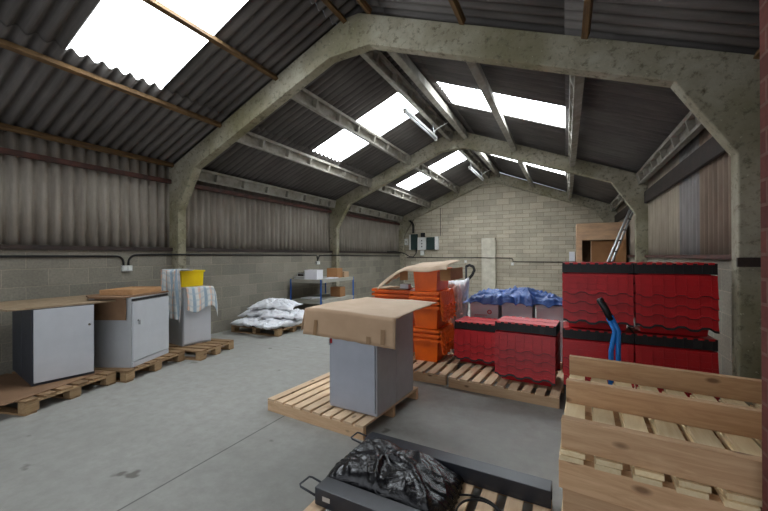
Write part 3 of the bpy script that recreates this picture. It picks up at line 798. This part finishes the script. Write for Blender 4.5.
tag(MB().box(-2.06, -1.93, 4.55, 4.66, OZ+.014, OZ+.075).build('paper_bundle', M['paper'], bevel=.008), 'small white bundle on the pinkish cardboard beside the orange stacks', 'paper')
# torn carton draped on top orange crate
tc = thing('cardboard_carton', 'torn open brown carton draped over the highest orange crate', 'cardboard box', (-1.645, 4.67, OZ+.302))
def tf(u, v):
    x = -.66+1.0*u; y = -.36+.62*v
    z = .016+.055*v+.010*math.sin(u*7+v*2)-(.05*(1-v/.12) if v < .12 else 0)
    if x < -.22: z -= .75*(-.22-x)**1.25*(1+.3*N(v*3, 2))
    if x > .1: z += .02*math.sin((x-.1)*9)
    return (x, y+.06*N(u*4, v*2)*(1 if v < .1 else 0)+.10*(.5-u)*.5, z)
MB().grid(40, 20, tf).build('top_flap', M['card_lit'], tc, smooth=True, solid=.005)
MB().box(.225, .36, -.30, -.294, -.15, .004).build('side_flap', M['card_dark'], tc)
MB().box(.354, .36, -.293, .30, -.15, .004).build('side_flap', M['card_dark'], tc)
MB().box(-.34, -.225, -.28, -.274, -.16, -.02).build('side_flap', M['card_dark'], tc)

# ------------------------------------------------------------------ white cartons, board, tarp
for k in range(3):
    x = [-1.235, -.795, -.355][k]
    for lv in range(2):
        b = thing('archive_box', ['lower ', 'upper '][lv]+'white cardboard archive box, '+['left', 'middle', 'right'][k]+' column under the blue tarpaulin', 'box', (x, 5.19, .119+lv*.37), 0, 'white archive boxes')
        MB().box(0, .39, 0, .55, 0, .31).build('body', M['paper'], b, bevel=.003)
        MB().box(-.008, .398, -.008, .558, .311, .365).build('lid', M['paper'], b, bevel=.003)
        if lv == 1:
            # printed red roundel and line of print
            n_ = 20
            mbp = MB(); pts = [(.27+.032*math.cos(2*PI*i/n_), .215+.032*math.sin(2*PI*i/n_)) for i in range(n_)]
            inn = [(.27+.018*math.cos(2*PI*i/n_), .215+.018*math.sin(2*PI*i/n_)) for i in range(n_)]
            for i in range(n_):
                j = (i+1) % n_
                mbp.quad((pts[i][0], -.0012, pts[i][1]), (pts[j][0], -.0012, pts[j][1]), (inn[j][0], -.0012, inn[j][1]), (inn[i][0], -.0012, inn[i][1]))
            mbp.box(.25, .29, -.0014, -.0008, .211, .219)
            if k == 0: mbp.build('printed_mark', M['red'], b)
            if k == 0: 
                q = MB(); q.box(.06, .24, -.0014, -.0006, .165, .172); q.box(.06, .2, -.0014, -.0006, .15, .155); q.build('print_line', M['redlid'], b)
tag(MB().box(-1.25, .02, 5.15, 5.80, .858, .872).build('chipboard_panel', M['board'], bevel=.002), 'chipboard panel lying across the white boxes under the tarpaulin', 'board')
def tarpf(u, v):
    x = -1.32+1.30*u; y = 5.08+.66*v
    hgt = .015+.045*sm(u*5)*math.exp(-((u-.22)/.22)**2)+.125*math.exp(-((u-.62)/.15)**2)*math.exp(-((v-.45)/.4)**2)+.03*sm(u*2)
    z = hgt+.036*rdg(x*2.2+y, y*3.0, 1)+.035*rdg(x*4.5, y*5.5-x*3, 3)+.018*rdg(x*10+y*4, y*9, 5)-.03
    e = min(u, 1-u, v*1.6, 1-v); z = .886+max(0, z)*sm(e/.10)+.004
    if v < .10: z -= .045*(1-v/.10)*(.6+.9*rdg(x*5, 2, 2)); y += .02*N(x*11, 7)-.02*rdg(x*5, 2, 2)
    if u < .1: z -= (.1-u)*.5
    return (x, y, z)
tag(MB().grid(120, 60, tarpf).build('tarpaulin', M['tarp'], smooth=True, solid=.002), 'crumpled blue tarpaulin lying over the white archive boxes', 'tarpaulin')
def tarpb(u, v):
    x = -1.22+1.2*u; y = 5.12-.012*math.sin(u*30)
    return (x, y-.006-.01*v, .885+.035*math.exp(-((u-.35)/.2)**2)-.035*v*(1+.6*N(u*12, 1)))
tag(MB().grid(60, 4, tarpb).build('black_liner', M['tarp_black'], smooth=True, solid=.002), 'black sheet edge hanging below the blue tarpaulin', 'tarpaulin')

# ------------------------------------------------------------------ sacks
def sack(label, L, W, T, loc, rot, seed, mname='sack', ears=.08, droop=.0, group='white sacks', name='sack', nn=56, crease=.04):
    def P(u, v, s_):
        a = 2*u-1; b = 2*v-1
        e = max(0, (1-a**4))*max(0, (1-b**4)); hh = T*.5*e**.42
        ex = 1-.10*(1-abs(a)**3)*0+ears*(abs(a)*abs(b))**3; 
        x = a*L/2*(ex-.05*(1-b*b)*0); y = b*W/2*(ex-.06*(1-abs(a))**2*0)
        w_ = crease*(1.3*rdg(a*1.6+seed, b*1.8, s_*1.0)+.9*rdg(a*3.2+seed, b*3.6+a, s_*2.0)+.4*rdg(a*7+seed, b*5, s_*3.0))
        z = s_*(hh - w_*e**.5)+.02*N(a*1.5+seed, b*1.5)
        z -= droop*(a*a*.7+b*b*.5)
        return (x+.02*N(b*4+seed, 1), y+.02*N(a*4+seed, 2), z)
    mb = MB(); mb.grid(nn, nn, lambda u, v: P(u, v, 1)); top_n = len(mb.v)
    mb.grid(nn, nn, lambda u, v: P(1-u, v, -1))
    o = mb.build(name, M[mname], smooth=True)
    import bmesh
    bm = bmesh.new(); bm.from_mesh(o.data); bmesh.ops.remove_doubles(bm, verts=bm.verts, dist=.004); bm.to_mesh(o.data); bm.free()
    for p in o.data.polygons: p.use_smooth = True
    o.location = loc; o.rotation_euler = rot
    return tag(o, label, 'sack', group)
SX, SY = -5.34, 5.55
sack('white woven sack at the bottom of the pile, front right', .82, .50, .17, (SX+.33, SY-.22, .215), (0, 0, R(78)), 1, droop=.02)
sack('white woven sack at the bottom of the pile, front left', .80, .50, .17, (SX-.28, SY-.22, .215), (0, 0, R(96)), 2, droop=.02)
sack('white woven sack at the bottom of the pile, towards the wall at the back', .86, .42, .16, (SX-.0, SY+.38, .215), (0, 0, R(4)), 3, droop=.01)
sack('white woven sack in the middle layer on the right of the pile', .80, .56, .16, (SX+.28, SY+.02, .375), (R(3), R(3), R(28)), 4, droop=.05)
sack('white woven sack in the middle layer on the left of the pile', .82, .54, .16, (SX-.22, SY-.05, .375), (R(-3), R(-4), R(12)), 5, droop=.05)
sack('white woven sack lying on top of the pile', .84, .52, .17, (SX+.0, SY+.05, .545), (R(4), R(2), R(20)), 6, droop=.06, ears=.16)
sack('tall white polythene sack standing between orange crates and white boxes', .36, 1.12, .34, (-1.49, 5.36, .565), (R(90), 0, R(12)), 9, crease=.05, group='')
# pallet for standing sack
# ------------------------------------------------------------------ workbench
wb = thing('workbench', 'blue-legged two-shelf workbench against the left wall', 'workbench', (-6.05, 6.83, 0))
BW, BL, BH = .95, 1.47, .945
for (x, y) in ((0, 0), (BW-.04, 0), (0, BL-.04), (BW-.04, BL-.04)):
    MB().box(x, x+.04, y, y+.006, 0, BH).box(x if x else 0, x+.006, y+.006, y+.04, 0, BH).build('leg', M['bench_blue'], wb, bevel=.001)
for z, nm in ((BH-.05, 'worktop'), (.40, 'lower_shelf')):
    MB().box(.045, BW-.045, .008, BL-.008, z+.03, z+.048).build(nm, M['shelf'], wb)
    MB().box(.042, BW-.042, .008, .028, z-.03, z+.029).box(.042, BW-.042, BL-.028, BL-.008, z-.03, z+.029).box(BW-.036, BW-.010, .045, BL-.045, z-.03, z+.048).box(.008, .04, .045, BL-.045, z-.03, z+.048).build('shelf_edge', M['shelf'], wb, bevel=.002)
bz = BH-.002
tp = thing('white_box', 'white cardboard box on the workbench top', 'box', (-5.66, 6.90, bz), R(8))
MB().box(0, .34, 0, .30, 0, .20).build('body', M['paper'], tp, bevel=.003); MB().box(-.005, .345, -.005, .305, .201, .225).build('lid', M['paper'], tp, bevel=.003)
tg = thing('power_tool', 'low grey and black machine at the left end of the workbench', 'tool', (-5.95, 6.92, bz), R(0))
MB().box(-.04, .28, -.02, .22, 0, .07).build('base', M['alu'], tg, bevel=.01); MB().box(.0, .2, .05, .19, .071, .15).build('body', M['darksteel'], tg, bevel=.02); MB().tube([(.04, .02, .07), (.04, .02, .13), (.24, .02, .13), (.24, .02, .07)], .008).build('handle', M['alu'], tg)
for k, (lab, m, p, sz, rz) in enumerate((('brown cardboard box standing on the workbench', 'card_dark', (-5.55, 7.66, bz), (.30, .30, .24), 5), ('low open brown carton at the right end of the workbench', 'card', (-5.55, 8.02, bz), (.32, .20, .14), -4), ('small brown box on the lower shelf of the workbench', 'card_dark', (-5.5, 7.75, .45), (.30, .25, .24), 3))):
    b = thing('cardboard_box', lab, 'cardboard box', p, R(rz), 'cardboard boxes on the workbench')
    w_, d_, h_ = sz; MB().box(0, w_, 0, d_, 0, h_).build('body', M[m], b, bevel=.002)
    MB().box(.003, w_/2-.002, 0, d_, h_+.001, h_+.006).box(w_/2+.002, w_-.003, 0, d_, h_+.001, h_+.006).build('flap', M[m], b)
tag(MB().box(-5.85, -5.5, 6.98, 7.3, .451, .485).build('foam_board', M['paper'], bevel=.003), 'flat white panel lying on the lower shelf of the workbench', 'board')
for k in range(2):
    tag(MB().box(-5.42+k*.02, -5.18+k*.02, 7.32+k*.16, 7.46+k*.16, bz+.001, bz+.012+.01*k).build('paper_stack', M['paper']), ['thin stack of papers on the workbench beside the white box', 'thin stack of papers on the workbench beside the brown box'][k], 'papers', 'papers on the workbench')

# ------------------------------------------------------------------ plywood cupboard, ladder
cp = thing('plywood_cupboard', 'tall plywood cupboard with open dark doorway at the far right', 'cupboard', (.262, 11.0, 0))
CW, CD, CH = 1.12, .9, 2.33
MB().box(0, CW, 0, .02, CH-.43, CH).build('header', M['ply'], cp, bevel=.002)
MB().box(0, .13, 0, .02, 0, CH-.431).build('door_post', M['ply'], cp, bevel=.002)
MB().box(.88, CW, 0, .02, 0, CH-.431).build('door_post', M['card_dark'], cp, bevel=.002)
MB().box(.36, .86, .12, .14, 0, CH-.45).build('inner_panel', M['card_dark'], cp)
MB().box(.33, .36, .10, .14, 0, CH-.45).build('inner_post', M['ply'], cp)
MB().box(0, .02, .021, CD, 0, CH).build('side_panel', M['ply'], cp); MB().box(CW-.02, CW, .021, CD, 0, CH).build('side_panel', M['ply'], cp)
MB().box(0, CW, CD+.001, CD+.02, 0, CH).build('back_panel', M['mdf'], cp); MB().box(0, CW, .0, CD+.02, CH+.001, CH+.02).build('roof_panel', M['ply'], cp)
ld = thing('ladder', 'aluminium ladder leaning towards the right wall behind the crates', 'ladder', (.33, 9.3, 0))
b0 = Vector((0, 0, .02)); b1 = Vector((1.05, 0, 2.86)); wv = Vector((.13, .33, 0))
MB().tube([b0, b1], .024, 8).build('rail', M['alu'], ld, smooth=True); MB().tube([b0+wv*.98, b1+wv*.8-Vector((.16, 0, .10))*0+Vector((-.09, 0, -.2))], .024, 8).build('rail', M['alu'], ld, smooth=True)
for k in range(11):
    p = b0.lerp(b1, (k+.6)/12); MB().tube([p, p+wv*.93], .014, 6).build('rung', M['darksteel'], ld)

# ------------------------------------------------------------------ pallet trucks
def pallet_truck(label, loc, rz, mp, handle, grip, blue):
    t_ = thing('pallet_truck', label, 'pallet truck', loc, rz, 'pallet trucks')
    MB().tube([(0, -.03, .085), (0, .03, .085)], .085, 20).build('steer_wheel', M['rubber'], t_, smooth=False)
    MB().box(-.06, .06, -.055, .055, .175, .30).tube([(0, 0, .28), (0, 0, .42)], .035, 12).build('pump', M[mp], t_, bevel=.004)
    MB().box(-.045, .045, -.05, -.034, .06, .18).box(-.045, .045, .034, .05, .06, .18).build('wheel_fork', M[mp], t_)
    for h in handle: MB().tube(h, .019, 10).build('tow_bar', M[mp], t_, smooth=True)
    MB().tube(grip, .026, 10).build('grip', M['black'], t_, smooth=True)
    return t_
bx, by = .34, 3.36
def zz(p): return (p[0]-bx, p[1]-by, p[2])
pallet_truck('blue pallet truck with a black-gripped handle, standing before the tall red crates', (bx, by, 0), 0, 'blue',
   [[zz((.315, 3.36, .41)), zz((.318, 3.36, .74)), zz((.345, 3.36, .90)), zz((.30, 3.36, 1.0))], [zz((.37, 3.36, .41)), zz((.365, 3.36, .74)), zz((.368, 3.36, .90)), zz((.315, 3.36, 1.02))]],
   [zz((.318, 3.36, .985)), zz((.285, 3.36, 1.06)), zz((.238, 3.36, 1.15))], True)
bx, by = -1.62, 6.5
pallet_truck('black hand truck handle with a loop, standing behind the blue tarpaulin', (bx, by, 0), 0, 'blackpaint',
   [[(0, 0, .41), (0, 0, .9), (0, 0, 1.31)]], [(0, 0, 1.30), (.06, 0, 1.33), (.13, 0, 1.30), (.15, 0, 1.24), (.11, 0, 1.15), (.04, 0, 1.07), (0, 0, 1.05)], False)

# ------------------------------------------------------------------ weigh beams
def weigh_beam(label, loc, rz, L=1.2):
    t_ = thing('weigh_beam', label, 'weigh beam', loc, rz, 'weigh beams')
    mb = MB().prism([(-.055, .03), (-.05, .0), (-.035, .0), (-.035, .082), (.035, .082), (.035, .0), (.05, .0), (.055, .03), (.055, .1), (-.055, .1)], 0, L, 'x')
    mb.build('channel', M['blackpaint'], t_, bevel=.003)
    MB().box(-.004, -.0005, -.052, .052, .005, .098).build('end_plate', M['blackpaint'], t_); 
    for x in (.06, L-.06): MB().tube([(x, 0, .0), (x, 0, .08)], .028, 14).build('foot', M['rubber'], t_)
    MB().tube([(-.005, -.05, .05), (-.11, -.05, .066), (-.125, -.04, .07), (-.125, .04, .07), (-.11, .05, .066), (-.005, .05, .05)], .006, 8).build('carry_handle', M['blackpaint'], t_, smooth=True)
    MB().box(.05, .10, -.0565, -.0555, .04, .065).build('rating_plate', M['alu'], t_)
    return t_
weigh_beam('long black steel weigh beam at the back of the pallet, behind the black bag', (-1.265, 2.245, .119), R(-2.2), 1.19)
weigh_beam('long black steel weigh beam at the front of the pallet, below the black bag', (-1.245, 1.66, .119), R(-2), 1.19)
def bagf(u, v):
    a = 2*u-1; b = 2*v-1
    x = -.925+a*.375; y = 1.955+b*.23
    x += .03*N(b*2, 4)+.015*N(b*7, 5); y += .035*N(a*2+3, 4)
    e = max(0, (1-abs(a)**5))*max(0, (1-abs(b)**5))
    hm = .115+.055*math.exp(-((a+.45)/.45)**2)+.03*math.exp(-((a-.35)/.3)**2)
    z = .122+e**.45*hm
    th = math.atan2(b, a+.15)
    z += e**.6*(.036*rdg(x*2.4+th*.3, y*2.6, 2)+.014*rdg(x*6, y*4+x*3, 5)+.007*rdg((x+y)*10, (x-y)*5, 8)-.018)
    return (x, y, max(.121, z))
tag(MB().grid(110, 90, bagf).build('rubbish_bag', M['binbag'], smooth=True, solid=.001), 'crumpled glossy black plastic bag lying between the two weigh beams', 'bag')
cb = [(-.56, 2.02, .133), (-.48, 2.06, .128), (-.38, 2.05, .127), (-.30, 1.97, .127), (-.28, 1.86, .127), (-.33, 1.78, .127), (-.42, 1.76, .127), (-.5, 1.82, .127), (-.53, 1.9, .138), (-.5, 1.98, .142), (-.42, 2.02, .142), (-.34, 1.99, .142), (-.25, 1.90, .127), (-.22, 1.78, .127)]
pts = []
for i in range(len(cb)-1):
    p0, p1, p2, p3 = [Vector(cb[max(0, min(len(cb)-1, i+k))]) for k in (-1, 0, 1, 2)]
    for s_ in range(6):
        t_ = s_/6; pts.append(.5*((2*p1)+(p2-p0)*t_+(2*p0-5*p1+4*p2-p3)*t_*t_+(3*p1-p0-3*p2+p3)*t_**3))
tag(MB().tube(pts, .006, 8).build('coiled_cable', M['rubber'], smooth=True), 'loop of thin black cable on the pallet right of the black bag', 'cable')

# ------------------------------------------------------------------ light
w = bpy.data.worlds.new('World'); bpy.context.scene.world = w; w.use_nodes = True
bg = w.node_tree.nodes['Background']; bg.inputs[0].default_value = (.80, .88, 1.0, 1); bg.inputs[1].default_value = .5
def area(loc, rot, sx, sy, power, col=(1, 1, 1)):
    l = bpy.data.lights.new('fill_lamp', 'AREA'); l.shape = 'RECTANGLE'; l.size = sx; l.size_y = sy; l.energy = power; l.color = col
    o = bpy.data.objects.new('door_fill', l); C.objects.link(o); o.location = loc; o.rotation_euler = rot; return o
area((-2.2, Y0-.3, 1.7), (R(90), 0, 0), 5.6, 2.6, 42, (.93, .96, 1))  # added fill lamp, stands in for daylight from the unseen doorway

# ------------------------------------------------------------------ camera
cam = bpy.data.cameras.new('Camera'); co = bpy.data.objects.new('Camera', cam); C.objects.link(co)
cam.sensor_width = 36; cam.lens = 359.0/768*36; cam.clip_start = .02
co.matrix_world = Matrix.Translation((0, 0, 1.5)) @ Matrix.Rotation(R(26.86), 4, 'Z') @ Matrix.Rotation(R(90.087), 4, 'X') @ Matrix.Rotation(R(-.242), 4, 'Z')
sc = bpy.context.scene; sc.camera = co
sc.view_settings.view_transform = 'Standard'; sc.view_settings.look = 'None'; sc.view_settings.exposure = 0
